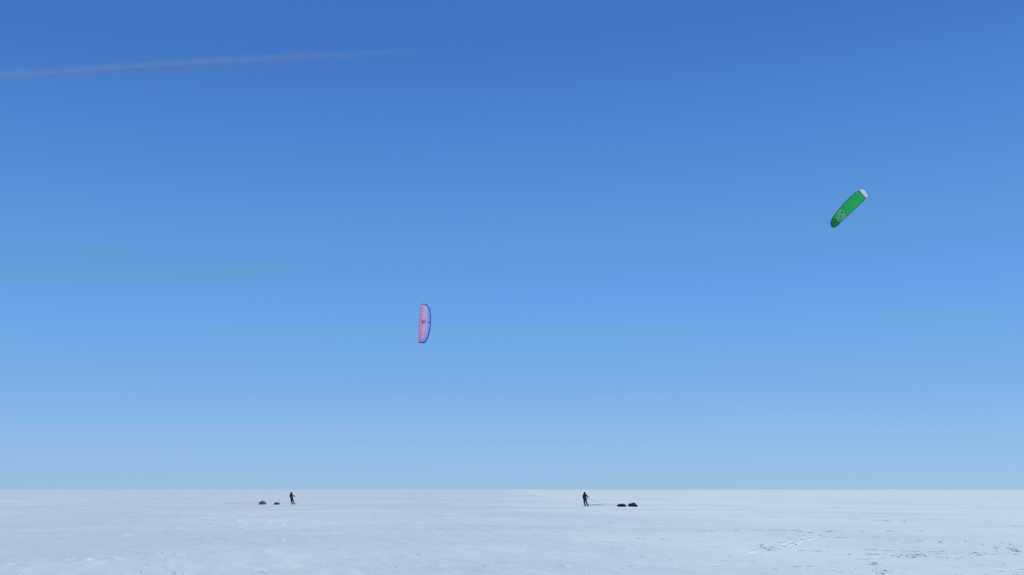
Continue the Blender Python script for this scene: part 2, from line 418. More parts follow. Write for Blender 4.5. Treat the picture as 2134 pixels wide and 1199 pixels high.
# ------------------------------------------------------------------ kites
def fabric(name, ramp=None, col=None, seams=0, seam_dark=0.8, trans=0.45):
    """thin translucent ripstop; ramp = dyed colour across the chord (uv.y)"""
    m, n, l = new_mat(name)
    o = n.new('ShaderNodeOutputMaterial')
    d = n.new('ShaderNodeBsdfDiffuse'); t = n.new('ShaderNodeBsdfTranslucent'); g = n.new('ShaderNodeBsdfGlossy')
    g.inputs['Roughness'].default_value = 0.45
    uv = n.new('ShaderNodeUVMap'); sp = n.new('ShaderNodeSeparateXYZ'); l.new(uv.outputs[0], sp.inputs[0])
    if ramp:
        r = n.new('ShaderNodeValToRGB'); l.new(sp.outputs['Y'], r.inputs[0])
        el = r.color_ramp.elements
        el[0].position, el[0].color = ramp[0][0], (*ramp[0][1], 1)
        el[1].position, el[1].color = ramp[-1][0], (*ramp[-1][1], 1)
        for p_, c_ in ramp[1:-1]:
            e = el.new(p_); e.color = (*c_, 1)
        cs = r.outputs[0]
    else:
        rgb = n.new('ShaderNodeRGB'); rgb.outputs[0].default_value = (*col, 1); cs = rgb.outputs[0]
    if seams:
        a = n.new('ShaderNodeMath'); a.operation = 'MULTIPLY'; a.inputs[1].default_value = seams; l.new(sp.outputs['X'], a.inputs[0])
        b = n.new('ShaderNodeMath'); b.operation = 'PINGPONG'; b.inputs[1].default_value = 0.5; l.new(a.outputs[0], b.inputs[0])
        c = n.new('ShaderNodeMapRange'); c.inputs['From Min'].default_value = 0.0; c.inputs['From Max'].default_value = 0.16
        c.inputs['To Min'].default_value = seam_dark; c.inputs['To Max'].default_value = 1.0
        l.new(b.outputs[0], c.inputs['Value'])
        mu = n.new('ShaderNodeVectorMath'); mu.operation = 'SCALE'; l.new(cs, mu.inputs[0]); l.new(c.outputs[0], mu.inputs['Scale'])
        cs = mu.outputs[0]
    l.new(cs, d.inputs[0]); l.new(cs, t.inputs[0])
    m1 = n.new('ShaderNodeMixShader'); m1.inputs[0].default_value = trans
    l.new(d.outputs[0], m1.inputs[1]); l.new(t.outputs[0], m1.inputs[2])
    m2 = n.new('ShaderNodeMixShader'); m2.inputs[0].default_value = 0.03
    l.new(m1.outputs[0], m2.inputs[1]); l.new(g.outputs[0], m2.inputs[2])
    l.new(m2.outputs[0], o.inputs['Surface'])
    return m

def resample(pts, n):
    d = [0]
    for a, b in zip(pts[:-1], pts[1:]): d.append(d[-1] + math.dist(a, b))
    return lambda u: (float(np.interp(u * d[-1], d, [p[0] for p in pts])), float(np.interp(u * d[-1], d, [p[1] for p in pts])))

class Foil:
    """arched ram-air wing: two edges in space, airfoil thickness between, cells that bulge"""
    def __init__(s, lead, trail, depth, arch, tilt, cells, thick=0.13, smooth_edges=True):
        s.l = resample(lead, 0); s.t = resample(trail, 0)
        s.depth, s.arch, s.tilt, s.cells, s.thick = depth, arch, tilt, cells, thick
    def edge(s, u, v):
        a = s.l(u); b = s.t(u)
        dz = s.arch * (1 - (2 * u - 1) ** 2 * (0.55 + 0.45 * (2 * u - 1) ** 2)) - s.arch * .5 + getattr(s, 'skew', 0) * (u - .5)
        A = at(a[0], a[1], s.depth + dz); B = at(b[0], b[1], s.depth + dz + s.tilt)
        return A, B
    def normal(s, u):
        e = 0.01; u0, u1 = max(0, u - e), min(1, u + e)
        A0, B0 = s.edge(u0, 0); A1, B1 = s.edge(u1, 0); A, B = s.edge(u, 0)
        sp_ = (A1 + B1) - (A0 + B0); n = sp_.cross(B - A).normalized()
        if n.y < 0: n = -n
        return n                                        # away from the camera: the wing's upper side
    def pt(s, u, v, side, off=0.0):
        A, B = s.edge(u, v); c = (B - A).length; n = s.normal(u)
        yt = s.thick * c * (2.97 * math.sqrt(max(v, 0)) - 1.26 * v - 3.52 * v * v + 2.84 * v ** 3 - 1.03 * v ** 4) / 0.5 * .5
        cell = abs(math.sin(math.pi * s.cells * u))
        bul = 0.018 * c * (cell ** .6 - .6) * math.sin(math.pi * min(1, max(0, v))) ** .5 if 0 < v < 1 else 0
        tipk = min(1, u / .05, (1 - u) / .05) ** .5 if 0 < u < 1 else 0
        if side > 0: h = yt * .75 * tipk + bul * tipk
        else: h = -(yt * .25 * tipk + bul * tipk) - off
        return A + (B - A) * v + n * h
    def skin(s, name, mat, root, u0, u1, v0=0.0, v1=1.0, nu=120, nv=18, sides=(1, -1), off=0.0):
        vs = []; fs = []; uv = []
        for si in sides:
            b = len(vs)
            for i in range(nu + 1):
                u = u0 + (u1 - u0) * i / nu
                for j in range(nv + 1):
                    q = j / nv; v = v0 + (v1 - v0) * q
                    if v0 == 0 and v1 == 1: v = (1 - math.cos(math.pi * q)) / 2
                    vs.append(s.pt(u, v, si, off)); uv.append((u, v))
            for i in range(nu):
                for j in range(nv):
                    a = b + i * (nv + 1) + j; q = (a, a + 1, a + nv + 2, a + nv + 1)
                    fs.append(q if si > 0 else q[::-1])
        o = mesh_obj(name, [v - root.location for v in vs], fs, mat, root)
        ul = o.data.uv_layers.new(name='UVMap')
        for lp in o.data.loops: ul.data[lp.index].uv = uv[lp.vertex_index]
        return o
    def line(s, name, mat, root, uvs, rad, closed=False, side=-1, off=0.02, sub=5):
        mb = MB(); P = []
        k = len(uvs)
        for i in range(k if closed else k - 1):
            a, b = uvs[i], uvs[(i + 1) % k]
            for q in range(sub):
                t = q / sub; P.append(s.pt(a[0] * (1 - t) + b[0] * t, a[1] * (1 - t) + b[1] * t, side, off) - root.location)
        if not closed: P.append(s.pt(uvs[-1][0], uvs[-1][1], side, off) - root.location)
        mb.tube(P, rad, 6, closed)
        return mb.build(name, mat, root)
    def patch(s, name, mat, root, uvs, off=0.03):
        c = (sum(q[0] for q in uvs) / len(uvs), sum(q[1] for q in uvs) / len(uvs))
        P = [s.pt(c[0], c[1], -1, off)] + [s.pt(u, v, -1, off) for u, v in uvs]
        n = s.normal(c[0]); Q = [p + n * .012 for p in P]
        k = len(uvs); f = []
        for i in range(k):
            j = (i + 1) % k
            f.append((0, 1 + i, 1 + j)); f.append((k + 1, k + 2 + j, k + 2 + i)); f.append((1 + i, k + 2 + i, k + 2 + j, 1 + j))
        return mesh_obj(name, [p - root.location for p in P + Q], f, mat, root, smooth=False)

LINE = cloth('line_cord', (.12, .12, .14))
def crop(pts, ox, oy, k=10.9): return [(ox + p[0] / k, oy + p[1] / k) for p in pts]

def rigging(foil, root, focus, bar_pts, chords=(.2, .65), stations=5):
    """bridle fan under the wing, then two flying lines down to the bar"""
    ends = []
    for sgn, rng in ((0, (.06, .5)), (1, (.5, .94))):
        mid = foil.pt((rng[0] + rng[1]) / 2, .4, -1)
        knot = mid + (focus - mid).normalized() * 4.5
        mb = MB()
        for i in range(stations):
            u = rng[0] + (rng[1] - rng[0]) * i / (stations - 1)
            for v in chords:
                p = foil.pt(u, v, -1)
                mb.tube([p - root.location, knot - root.location], .0006, 3)
        mb.build('bridle', LINE, root)
        ends.append(knot)
    for k, b in zip(ends, bar_pts):
        mb = MB(); P = []
        for i in range(13):
            t = i / 12; q = k.lerp(b, t); q.z -= 0.25 * math.sin(math.pi * t); P.append(q - root.location)
        mb.tube(P, .0009, 4); mb.build('flying_line', LINE, root)

# hands and bars of the two people (positions used by the kites too)
PR = Vector((*G(1222, 1055.6), 0)); PR.z = hz(PR.x, PR.y)
PL = Vector((*G(611, 1051.4), 0)); PL.z = hz(PL.x, PL.y)

# green kite
gl = crop([(292, 1045), (258, 1010), (225, 960), (225, 915), (245, 860), (270, 810), (320, 730), (380, 650), (430, 592), (468, 556), (482, 548), (494, 522), (545, 462),
           (568, 440), (582, 436), (592, 412), (625, 378), (650, 362), (664, 357), (672, 336), (715, 300), (742, 285), (756, 277), (764, 258), (810, 220), (850, 200), (862, 200), (880, 188), (950, 163)], 1710, 380)
gt = crop([(292, 1045), (330, 1025), (380, 985), (440, 930), (500, 870), (560, 810), (690, 690), (790, 598), (850, 540), (930, 460), (1015, 372), (1042, 350), (1058, 330), (1067, 300), (1062, 278), (1035, 235), (1000, 192), (975, 170), (950, 163)], 1710, 380)
def pair(top, bot, knots_t, knots_b):
    return top, bot
# stations matched across the chord: list of (lead point, trail point) from the lower left tip to the upper right tip
ST = [((292, 1045), (292, 1045)), ((240, 995), (345, 1015)), ((224, 945), (400, 968)), ((232, 885), (450, 920)), ((270, 808), (505, 865)),
      ((325, 725), (562, 808)), ((380, 652), (620, 755)), ((430, 592), (668, 712)), ((470, 554), (700, 682)), ((483, 552), (712, 671)), ((494, 520), (724, 660)),
      ((540, 465), (770, 618)), ((568, 440), (796, 594)), ((583, 440), (806, 584)), ((592, 412), (816, 574)), ((628, 376), (850, 542)), ((652, 364), (872, 520)),
      ((664, 360), (880, 511)), ((672, 336), (890, 501)), ((715, 300), (926, 465)), ((742, 286), (946, 444)), ((757, 281), (957, 433)), ((765, 256), (966, 424)),
      ((810, 220), (995, 394)), ((852, 196), (1015, 372)), ((868, 192), (1026, 362)), ((884, 186), (1042, 350)), ((910, 172), (1062, 326)), ((935, 164), (1067, 300)), ((958, 163), (1058, 272)), ((985, 178), (1030, 232)), ((1004, 196), (1008, 204))]
class StFoil(Foil):
    def __init__(s, st, ox, oy, depth, arch, tilt, cells, thick=.13):
        A = crop([q[0] for q in st], ox, oy); B = crop([q[1] for q in st], ox, oy)
        mid = [((a[0] + b[0]) / 2, (a[1] + b[1]) / 2) for a, b in zip(A, B)]
        d = [0]
        for a, b in zip(mid[:-1], mid[1:]): d.append(d[-1] + math.dist(a, b))
        U = [q / d[-1] for q in d]
        s.U = U
        s.l = lambda u: (float(np.interp(u, U, [p[0] for p in A])), float(np.interp(u, U, [p[1] for p in A])))
        s.t = lambda u: (float(np.interp(u, U, [p[0] for p in B])), float(np.interp(u, U, [p[1] for p in B])))
        s.depth, s.arch, s.tilt, s.cells, s.thick = depth, arch, tilt, cells, thick
    def uv_of(s, cx, cy, ox, oy):
        """span/chord position on the wing of a spot in the enlarged photo crop"""
        px, py = crop([(cx, cy)], ox, oy)[0]
        best = None
        for i in range(201):
            u = i / 200; a = s.l(u); b = s.t(u)
            dx, dy = b[0] - a[0], b[1] - a[1]; L2 = dx * dx + dy * dy
            if L2 < 1: continue
            v = ((px - a[0]) * dx + (py - a[1]) * dy) / L2
            e = math.hypot(a[0] + dx * v - px, a[1] + dy * v - py)
            if 0 <= v <= 1 and (best is None or e < best[0]): best = (e, u, v)
        return (best[1], best[2]) if best else (.5, .5)

gk = StFoil(ST, 1710, 380, 170.0, 1.6, 0.9, 22, .11); gk.skew = -4.5
g_root = empty('power_kite', at(1768, 435, 170.0))
setp(g_root, 'green foil kite with white tip tilted high in the right of the sky', 'kite', 'kites flying over the snow')
GREEN = fabric('green_ripstop', col=(0.016, 0.66, 0.19), seams=22, seam_dark=.95, trans=.5)
DKGREEN = fabric('dark_green_ripstop', col=(0.012, 0.22, 0.07), trans=.35)
WHITE = fabric('white_ripstop', col=(.93, .93, .93), trans=.5)
PALEGREEN = cloth('pale_green_print', (.36, .78, .52), var=.03)
REDP = cloth('red_print', (.28, .015, .05), var=.05)
u_of = lambda i: gk.U[i]
gk.skin('canopy', GREEN, g_root, u_of(4), u_of(24), nu=220)
gk.skin('canopy_shaded_end', fabric('shaded_green_ripstop', col=(0.014, 0.38, 0.10), seams=22, seam_dark=.86, trans=.5), g_root, 0.004, u_of(4), nu=40)  # lower end curves away; its shade is put into a darker green
gk.skin('seam_band', DKGREEN, g_root, u_of(24), u_of(26), nu=8)
gk.skin('wing_tip', WHITE, g_root, u_of(26), 0.992, nu=30)
setp(g_root.children[-1], 'white wing tip panel')
UV = lambda pts: [gk.uv_of(x, y, 1710, 380) for x, y in pts]
gk.line('hem', DKGREEN, g_root, [(gk.U[4] * .1 + q * (gk.U[24] - gk.U[4] * .1) / 40, .995) for q in range(41)], .05, off=.0, sub=2)
gk.line('hem', DKGREEN, g_root, [(gk.U[4] * .1 + q * (gk.U[24] - gk.U[4] * .1) / 120, .01) for q in range(121)], .035, off=.0, sub=1)
gk.line('logo_outline', PALEGREEN, g_root, UV([(400, 632), (455, 626), (500, 650), (528, 690), (535, 735), (552, 775), (550, 812)]), .05)
gk.line('logo_outline', PALEGREEN, g_root, UV([(345, 742), (362, 800), (388, 850), (430, 884), (462, 878)]), .05)
gk.line('logo_outline', PALEGREEN, g_root, UV([(382, 690), (400, 680), (440, 690), (476, 722), (490, 755), (512, 812), (500, 834), (462, 836), (425, 812), (408, 778), (398, 730)]), .05, closed=True)
gk.line('logo_outline', PALEGREEN, g_root, UV([(438, 650), (452, 640), (490, 650), (522, 690), (532, 722), (500, 726), (470, 700), (445, 670)]), .04, closed=True)
gk.patch('logo_emblem', REDP, g_root, UV([(448, 648), (478, 650), (508, 676), (526, 716), (498, 716), (468, 692)]), off=.05)
gk.line('end_stripe', PALEGREEN, g_root, UV([(860, 228), (920, 262), (975, 300), (1012, 345)]), .04)

# pink kite (leading edge on the right of the photo)
SP = [((318, 148), (375, 148)), ((308, 160), (425, 166)), ((303, 180), (452, 190)), ((296, 230), (482, 235)), ((285, 300), (502, 300)), ((273, 390), (515, 400)), ((262, 480), (521, 480)),
      ((256, 560), (523, 560)), ((252, 650), (517, 660)), ((250, 730), (501, 740)), ((248, 800), (486, 815)), ((246, 880), (466, 890)), ((245, 950), (436, 955)),
      ((244, 990), (414, 998)), ((243, 1015), (396, 1022)), ((243, 1032), (368, 1044))]
SP = [(b, a) for a, b in SP]
pk = StFoil(SP, 850, 620, 185.5, 1.4, 0.9, 24, .12); pk.skew = 4.0
p_root = empty('power_kite', at(885, 675, 185.5))
setp(p_root, 'pink and lavender foil kite with dark blue edge flying upright low over the plain', 'kite', 'kites flying over the snow')
PINK = fabric('pink_ripstop', ramp=[(0.0, (.30, .36, .95)), (.12, (.56, .62, .98)), (.38, (.80, .74, .97)), (.54, (.98, .74, .86)), (.78, (.97, .58, .74)), (1.0, (.95, .55, .78))],
              seams=20, seam_dark=.78, trans=.6)
NAVY = fabric('navy_ripstop', col=(.03, .09, .55), trans=.2)
DARKP = cloth('dark_print', (.03, .015, .07), var=.05)
pk.skin('canopy', PINK, p_root, pk.U[1], pk.U[14], nu=240)
pk.skin('wing_tip', NAVY, p_root, 0.003, pk.U[1], nu=8)
pk.skin('wing_tip', NAVY, p_root, pk.U[14], .997, nu=10)
pk.line('leading_edge', NAVY, p_root, [(pk.U[1] * .6 + q * (pk.U[14] - pk.U[1] * .6) / 60, .012) for q in range(61)], .07, off=.0, sub=2)
pk.line('hem', fabric('violet_ripstop', col=(.25, .15, .5), trans=.3), p_root, [(pk.U[1] + q * (pk.U[14] - pk.U[1]) / 60, .985) for q in range(61)], .025, off=.0, sub=1)
UVP = lambda pts: [pk.uv_of(x, y, 850, 620) for x, y in pts]
pk.line('logo_outline', DARKP, p_root, UVP([(322, 536), (350, 508), (388, 510), (412, 532), (418, 552), (402, 578), (360, 584), (340, 562)]), .032, closed=True)
pk.line('logo_outline', DARKP, p_root, UVP([(322, 536), (338, 572), (362, 588)]), .06)
pk.patch('logo_dot', DARKP, p_root, UVP([(360, 532), (374, 526), (388, 538), (386, 554), (370, 558), (360, 548)]), off=.04)
pk.line('small_mark', DARKP, p_root, UVP([(490, 542), (476, 545), (469, 562), (474, 582), (486, 590)]), .035)
pk.line('small_mark', DARKP, p_root, UVP([(478, 552), (488, 556), (490, 568)]), .03)

# ------------------------------------------------------------------ people
def skin_obj(name, nodes, edges, mat, parent, roots=(0,), sub=2):
    me = bpy.data.meshes.new(name)
    keys = list(nodes); ix = {k: i for i, k in enumerate(keys)}
    me.from_pydata([nodes[k][0] for k in keys], [(ix[a], ix[b]) for a, b in edges], []); me.update()
    me.materials.append(mat)
    o = bpy.data.objects.new(name, me); COL.objects.link(o)
    if parent: o.parent = parent
    ms = o.modifiers.new('skin', 'SKIN'); ms.use_smooth_shade = True
    if not me.skin_vertices: me.skin_vertices.new()
    sv = me.skin_vertices[0].data
    for k in keys:
        r = nodes[k][1]; sv[ix[k]].radius = (r, r) if not isinstance(r, tuple) else r
        sv[ix[k]].use_root = (k in roots) or (ix[k] in roots)
    su = o.modifiers.new('sub', 'SUBSURF'); su.levels = sub; su.render_levels = sub
    return o

SKIN = cloth('skin', (.50, .27, .19), .55, .05)
RED = cloth('red_jacket_fabric', (.17, .018, .024), .8, .2)
DARKRED = cloth('dark_red_jacket_fabric', (.070, .012, .022), .8, .2)
NAVYC = cloth('navy_trouser_fabric', (.010, .014, .034), .8, .25)
BLACKC = cloth('black_cloth', (.010, .011, .018), .8, .25)
GREYC = cloth('grey_webbing', (.075, .065, .085), .8, .2)
GLOVE = cloth('black_glove_fabric', (.014, .014, .022), .8, .2)
LENS = cloth('goggle_lens', (.04, .02, .06), .12, .1)
BOOT = cloth('boot_leather', (.014, .015, .026), .6, .2)
SKI = cloth('ski_top', (.03, .03, .05), .4, .2)

def person(base, J, fac, jacket, hoodmat, label):
    """J: joints (x, y, z) relative to base; fac: unit facing direction (x, y)"""
    root = empty('person', base)
    setp(root, label, 'person', 'people kite skiing across the plain')
    V = {k: Vector(p) for k, p in J.items()}
    fd = Vector((fac[0], fac[1], 0)); sd = Vector((fac[1], -fac[0], 0))     # sd = the person's right
    mix = lambda a, b, t: a.lerp(b, t)
    body = {}; e = []
    def nd(d, k, p, r): d[k] = (tuple(p), r)
    pel, chest, neck, head = V['pelvis'], V['chest'], V['neck'], V['head']
    up = (head - neck).normalized()
    nd(body, 'pel', pel, .13); nd(body, 'waist', mix(pel, chest, .5), .12); nd(body, 'chest', chest, .145)
    nd(body, 'neck', neck, .055); nd(body, 'jaw', neck.lerp(head, .55) + fd * .02, .072)
    nd(body, 'skull', head + up * .02, .095); nd(body, 'crown', head + up * .09, .06)
    nd(body, 'nose', head + fd * .112 - up * .02, .012)
    e += [('pel', 'waist'), ('waist', 'chest'), ('chest', 'neck'), ('neck', 'jaw'), ('jaw', 'skull'), ('skull', 'crown'), ('skull', 'nose')]
    hands = {}
    for s in 'LR':
        sh, el, ha = V['sh' + s], V['el' + s], V['ha' + s]
        hp, kn, an = V['hp' + s], V['kn' + s], V['an' + s]
        nd(body, 'sh' + s, sh, .062); nd(body, 'el' + s, el, .042); nd(body, 'wr' + s, ha, .027)
        e += [('chest', 'sh' + s), ('sh' + s, 'el' + s), ('el' + s, 'wr' + s)]
        fo = (ha - el).normalized(); palm = ha + fo * .055
        nd(body, 'pa' + s, palm, .034); e.append(('wr' + s, 'pa' + s))
        ax = fo.cross(Vector((0, 0, 1))); ax = ax.normalized() if ax.length > .2 else fd.copy()
        dn = ax.cross(fo).normalized(); dn = dn if dn.z < 0 else -dn
        for q in range(4):
            o_ = ax * (-.03 + .02 * q); ln = (.075, .085, .08, .06)[q]
            a = palm + o_ + fo * .04; b = a + fo * ln * .45; c = b + (fo * .4 + dn).normalized() * ln * .4; d2 = c + (dn * .7 - fo * .6) * ln * .25
            for nm, p_, r_ in (('f%da' % q, a, .010), ('f%db' % q, b, .009), ('f%dc' % q, c, .0085), ('f%dd' % q, d2, .008)):
                nd(body, nm + s, p_, r_)
            e += [('pa' + s, 'f%da' % q + s), ('f%da' % q + s, 'f%db' % q + s), ('f%db' % q + s, 'f%dc' % q + s), ('f%dc' % q + s, 'f%dd' % q + s)]
        t1 = ha + fo * .03 - ax * .038; t2 = t1 - ax * .02 + fo * .03 + dn * .015; t3 = t2 + fo * .025 + dn * .02
        nd(body, 't1' + s, t1, .012); nd(body, 't2' + s, t2, .011); nd(body, 't3' + s, t3, .009)
        e += [('wr' + s, 't1' + s), ('t1' + s, 't2' + s), ('t2' + s, 't3' + s)]
        nd(body, 'hp' + s, hp, .085); nd(body, 'kn' + s, kn, .058); nd(body, 'an' + s, an + Vector((0, 0, .03)), .04)
        nd(body, 'to' + s, an + fd * .16 - Vector((0, 0, .01)), .032)
        e += [('pel', 'hp' + s), ('hp' + s, 'kn' + s), ('kn' + s, 'an' + s), ('an' + s, 'to' + s)]
    skin_obj('body', body, e, SKIN, root, ('pel',), 2)
    # jacket: torso, hem and sleeves in one piece
    jk = {}; je = []
    nd(jk, 'hem', pel.lerp(chest, .12), (.215, .185)); nd(jk, 'waist', pel.lerp(chest, .5), (.215, .185)); nd(jk, 'chest', chest, (.245, .20))
    nd(jk, 'yoke', chest.lerp(neck, .62), (.175, .155)); nd(jk, 'collar', neck + up * .05, (.125, .115))
    je += [('hem', 'waist'), ('waist', 'chest'), ('chest', 'yoke'), ('yoke', 'collar')]
    for s in 'LR':
        sh, el, ha = V['sh' + s], V['el' + s], V['ha' + s]
        nd(jk, 'sh' + s, sh, .115); nd(jk, 'ua' + s, sh.lerp(el, .5), .10); nd(jk, 'el' + s, el, .088); nd(jk, 'fa' + s, el.lerp(ha, .55), .078); nd(jk, 'cu' + s, el.lerp(ha, .95), .064)
        je += [('yoke', 'sh' + s), ('sh' + s, 'ua' + s), ('ua' + s, 'el' + s), ('el' + s, 'fa' + s), ('fa' + s, 'cu' + s)]
    skin_obj('jacket', jk, je, jacket, root, ('waist',), 2)
    # hood: a shell round the head, open at the face
    hv = []; hf = []; nu, nv = 20, 12
    rt = up.cross(fd).normalized(); fw = rt.cross(up).normalized()
    if fw.dot(fd) < 0: fw = -fw
    for sh_, rr in ((0, 1.0), (1, .90)):
        for j in range(nv + 1):
            for i in range(nu + 1):
                a = (i / nu - .5) * 2 * math.pi * .80 + math.pi; th = -1.35 + (math.pi / 2 + 1.35) * j / nv
                w = .150 * rr; ct = max(math.cos(th), .80 if th < 0 else 0); flare = 1 + .30 * max(0, -th) ** 1.3
                p_ = head + up * (.025 + math.sin(th) * (.165 if th > 0 else .20) * rr) + fw * (math.cos(a) * ct * w * flare - .01) + rt * (math.sin(a) * ct * .138 * rr * flare)
                if j == nv: p_ = head + up * (.025 + .155 * rr) - fw * .02
                hv.append(p_)
    N = (nu + 1) * (nv + 1)
    for b in (0, N):
        for j in range(nv):
            for i in range(nu):
                a = b + j * (nu + 1) + i; q = (a, a + 1, a + nu + 2, a + nu + 1); hf.append(q if b == 0 else q[::-1])
    for j in range(nv):
        for i in (0, nu):
            a = j * (nu + 1) + i; hf.append((a, a + nu + 1, a + nu + 1 + N, a + N))
    for i in range(nu): hf.append((i, i + 1, i + 1 + N, i + N))
    mesh_obj('hood', hv, hf, hoodmat, root)
    # goggles and face covering
    mb = MB(); P = []
    for i in range(17):
        a = (i / 16 - .5) * 2.1; P.append(head + up * .02 + fw * (.108 * math.cos(a)) + rt * (.10 * math.sin(a)))
    mb.tube(P, [.012 + .022 * math.sin(math.pi * i / 16) ** .5 for i in range(17)], 8); mb.build('goggles', LENS, root)
    # trousers
    tr = {}; te = []
    nd(tr, 'pel', pel + Vector((0, 0, .03)), (.20, .17)); nd(tr, 'seat', pel - Vector((0, 0, .06)), (.19, .165)); te.append(('pel', 'seat'))
    for s in 'LR':
        hp, kn, an = V['hp' + s], V['kn' + s], V['an' + s]
        nd(tr, 'hp' + s, hp - Vector((0, 0, .05)), .135); nd(tr, 'th' + s, hp.lerp(kn, .5), .122); nd(tr, 'kn' + s, kn, .105); nd(tr, 'ca' + s, kn.lerp(an, .45), .098)
        nd(tr, 'an' + s, kn.lerp(an, .84) , .090)
        te += [('seat', 'hp' + s), ('hp' + s, 'th' + s), ('th' + s, 'kn' + s), ('kn' + s, 'ca' + s), ('ca' + s, 'an' + s)]
    skin_obj('trousers', tr, te, NAVYC, root, ('pel',), 2)
    for s in 'LR':
        kn, an = V['kn' + s], V['an' + s]
        f2 = V.get('foot' + s, fd)
        b = {'cuff': (tuple(kn.lerp(an, .78)), .078), 'ankle': (tuple(an + Vector((0, 0, .05))), .074), 'heel': (tuple(an - f2 * .05 + Vector((0, 0, .015))), (.06, .07)),
             'mid': (tuple(an + f2 * .09 + Vector((0, 0, .0))), (.056, .066)), 'toe': (tuple(an + f2 * .19 - Vector((0, 0, .006))), (.038, .046))}
        skin_obj('boot', b, [('cuff', 'ankle'), ('ankle', 'heel'), ('ankle', 'mid'), ('mid', 'toe')], BOOT, root, ('ankle',), 2)
        ha, el = V['ha' + s], V['el' + s]; fo = (ha - el).normalized()
        # gauntlet glove round wrist and palm with five fingers
        g = {'cuff': (tuple(ha - fo * .05), .052), 'wr': (tuple(ha), .044), 'pa': (tuple(ha + fo * .055), (.046, .05))}
        ge = [('cuff', 'wr'), ('wr', 'pa')]
        for k in [k for k in body if k.endswith(s) and (k[0] in 'f' or (k[0] == 't' and k[1] in '123')) and not k.startswith('to')]:
            g[k] = (body[k][0], body[k][1] + .007)
        for a, b2 in e:
            if a in g and b2 in g: ge.append((a, b2))
            elif a == 'pa' + s and b2 in g: ge.append(('pa', b2))
            elif a == 'wr' + s and b2 in g: ge.append(('wr', b2))
        skin_obj('glove', g, ge, GLOVE, root, ('wr',), 1)
    # harness round the hips: belt ring and leg loops
    mb = MB(); ax = (chest - pel).normalized(); r1 = ax.cross(fd).normalized(); f1 = r1.cross(ax)
    for dz, rad, w in ((.06, .222, .030), (.12, .226, .018)):
        mb.tube([pel + ax * dz + f1 * (math.cos(a) * rad * .92) + r1 * (math.sin(a) * rad) for a in [2 * math.pi * k / 24 for k in range(24)]], w, 6, True)
    for s in 'LR':
        hp, kn = V['hp' + s], V['kn' + s]; c = hp.lerp(kn, .22); axl = (kn - hp).normalized(); u1 = axl.cross(Vector((0, 1, 0))).normalized(); u2 = axl.cross(u1)
        mb.tube([c + u1 * math.cos(a) * .142 + u2 * math.sin(a) * .142 for a in [2 * math.pi * k / 20 for k in range(20)]], .014, 6, True)
    mb.build('harness', GREYC, root)
    return root, V

def joints(pts, fac, base_scale, cx, depth):
    """pts: name -> (x, z) in the body's frontal picture, depth: name -> y offset"""
    return {k: (p[0], depth.get(k, 0.0), p[1]) for k, p in pts.items()}

fr = Vector((.72, .69)); 
JR = joints({'head': (-.185, 1.615), 'neck': (-.185, 1.485), 'chest': (-.185, 1.27), 'pelvis': (-.155, .93),
             'shL': (-.335, 1.40), 'shR': (-.035, 1.40), 'elL': (-.415, 1.17), 'haL': (-.385, 1.03), 'elR': (.10, 1.265), 'haR': (.25, 1.175),
             'hpL': (-.235, .87), 'hpR': (-.075, .87), 'knL': (-.255, .49), 'knR': (.015, .50), 'anL': (-.135, .085), 'anR': (.19, .085)},
            fr, 1, 0, {'shL': .08, 'shR': -.08, 'elL': .02, 'haL': .16, 'elR': .02, 'haR': .20, 'hpL': .05, 'hpR': -.05, 'knL': .12, 'knR': .02, 'anL': .02, 'anR': -.06, 'head': .02, 'neck': 0})
pr, VR = person(PR, JR, (.72, .69), DARKRED, BLACKC, 'standing person in dark red jacket and black hood with a rope running to two sledges')
JL = joints({'head': (-.315, 1.565), 'neck': (-.325, 1.44), 'chest': (-.315, 1.22), 'pelvis': (-.245, .88),
             'shL': (-.455, 1.33), 'shR': (-.175, 1.355), 'elL': (-.50, 1.10), 'haL': (-.40, .96), 'elR': (-.05, 1.255), 'haR': (.08, 1.14),
             'hpL': (-.315, .82), 'hpR': (-.165, .82), 'knL': (-.275, .44), 'knR': (-.01, .46), 'anL': (-.165, .085), 'anR': (.14, .085)},
            fr, 1, 0, {'shL': .08, 'shR': -.08, 'elL': .02, 'haL': .18, 'elR': .02, 'haR': .18, 'hpL': .05, 'hpR': -.05, 'knL': .12, 'knR': .02, 'anL': .02, 'anR': -.06, 'head': .02})
pl_, VL = person(PL, JL, (.72, .69), RED, DARKRED, 'leaning person in red jacket and hood standing right of the loaded sledges')

# skis under the boots
def ski(base, an, d, label):
    root = empty('ski', base + Vector((an[0], an[1], 0)))
    setp(root, label, 'ski', 'skis under the people')
    d = Vector((d[0], d[1], 0)).normalized(); s = Vector((-d.y, d.x, 0)); v = []; f = []; N = 24
    for i in range(N + 1):
        t = i / N; q = -.80 + 1.75 * t
        w = .045 * (1 - .25 * math.sin(math.pi * t)) * (1 if t < .93 else max(.15, (1 - t) / .07))
        z = .012 + (max(0, q - .70) ** 2) * 2.2
        for sx, zz in ((-1, z), (1, z), (1, z + .014), (-1, z + .014)):
            p_ = d * q + s * w * sx; v.append((p_.x, p_.y, zz))
    for i in range(N):
        for k in range(4): f.append((i * 4 + k, i * 4 + (k + 1) % 4, i * 4 + 4 + (k + 1) % 4, i * 4 + 4 + k))
    f += [(3, 2, 1, 0), (N * 4, N * 4 + 1, N * 4 + 2, N * 4 + 3)]
    mesh_obj('ski_blade', v, f, SKI, root, smooth=False)
    mb = MB(); mb.lump((d * .02).to_tuple()[:2] + (.04,), (.13, .04, .016), math.atan2(d.y, d.x), 3, .02, 12, 6, 5)
    mb.build('binding', BLACKC, root)
for an, lb in ((JR['anL'], 'ski under the left boot of the person with the rope'), (JR['anR'], 'ski under the right boot of the person with the rope')):
    ski(PR, an, (-.38, .92), lb)
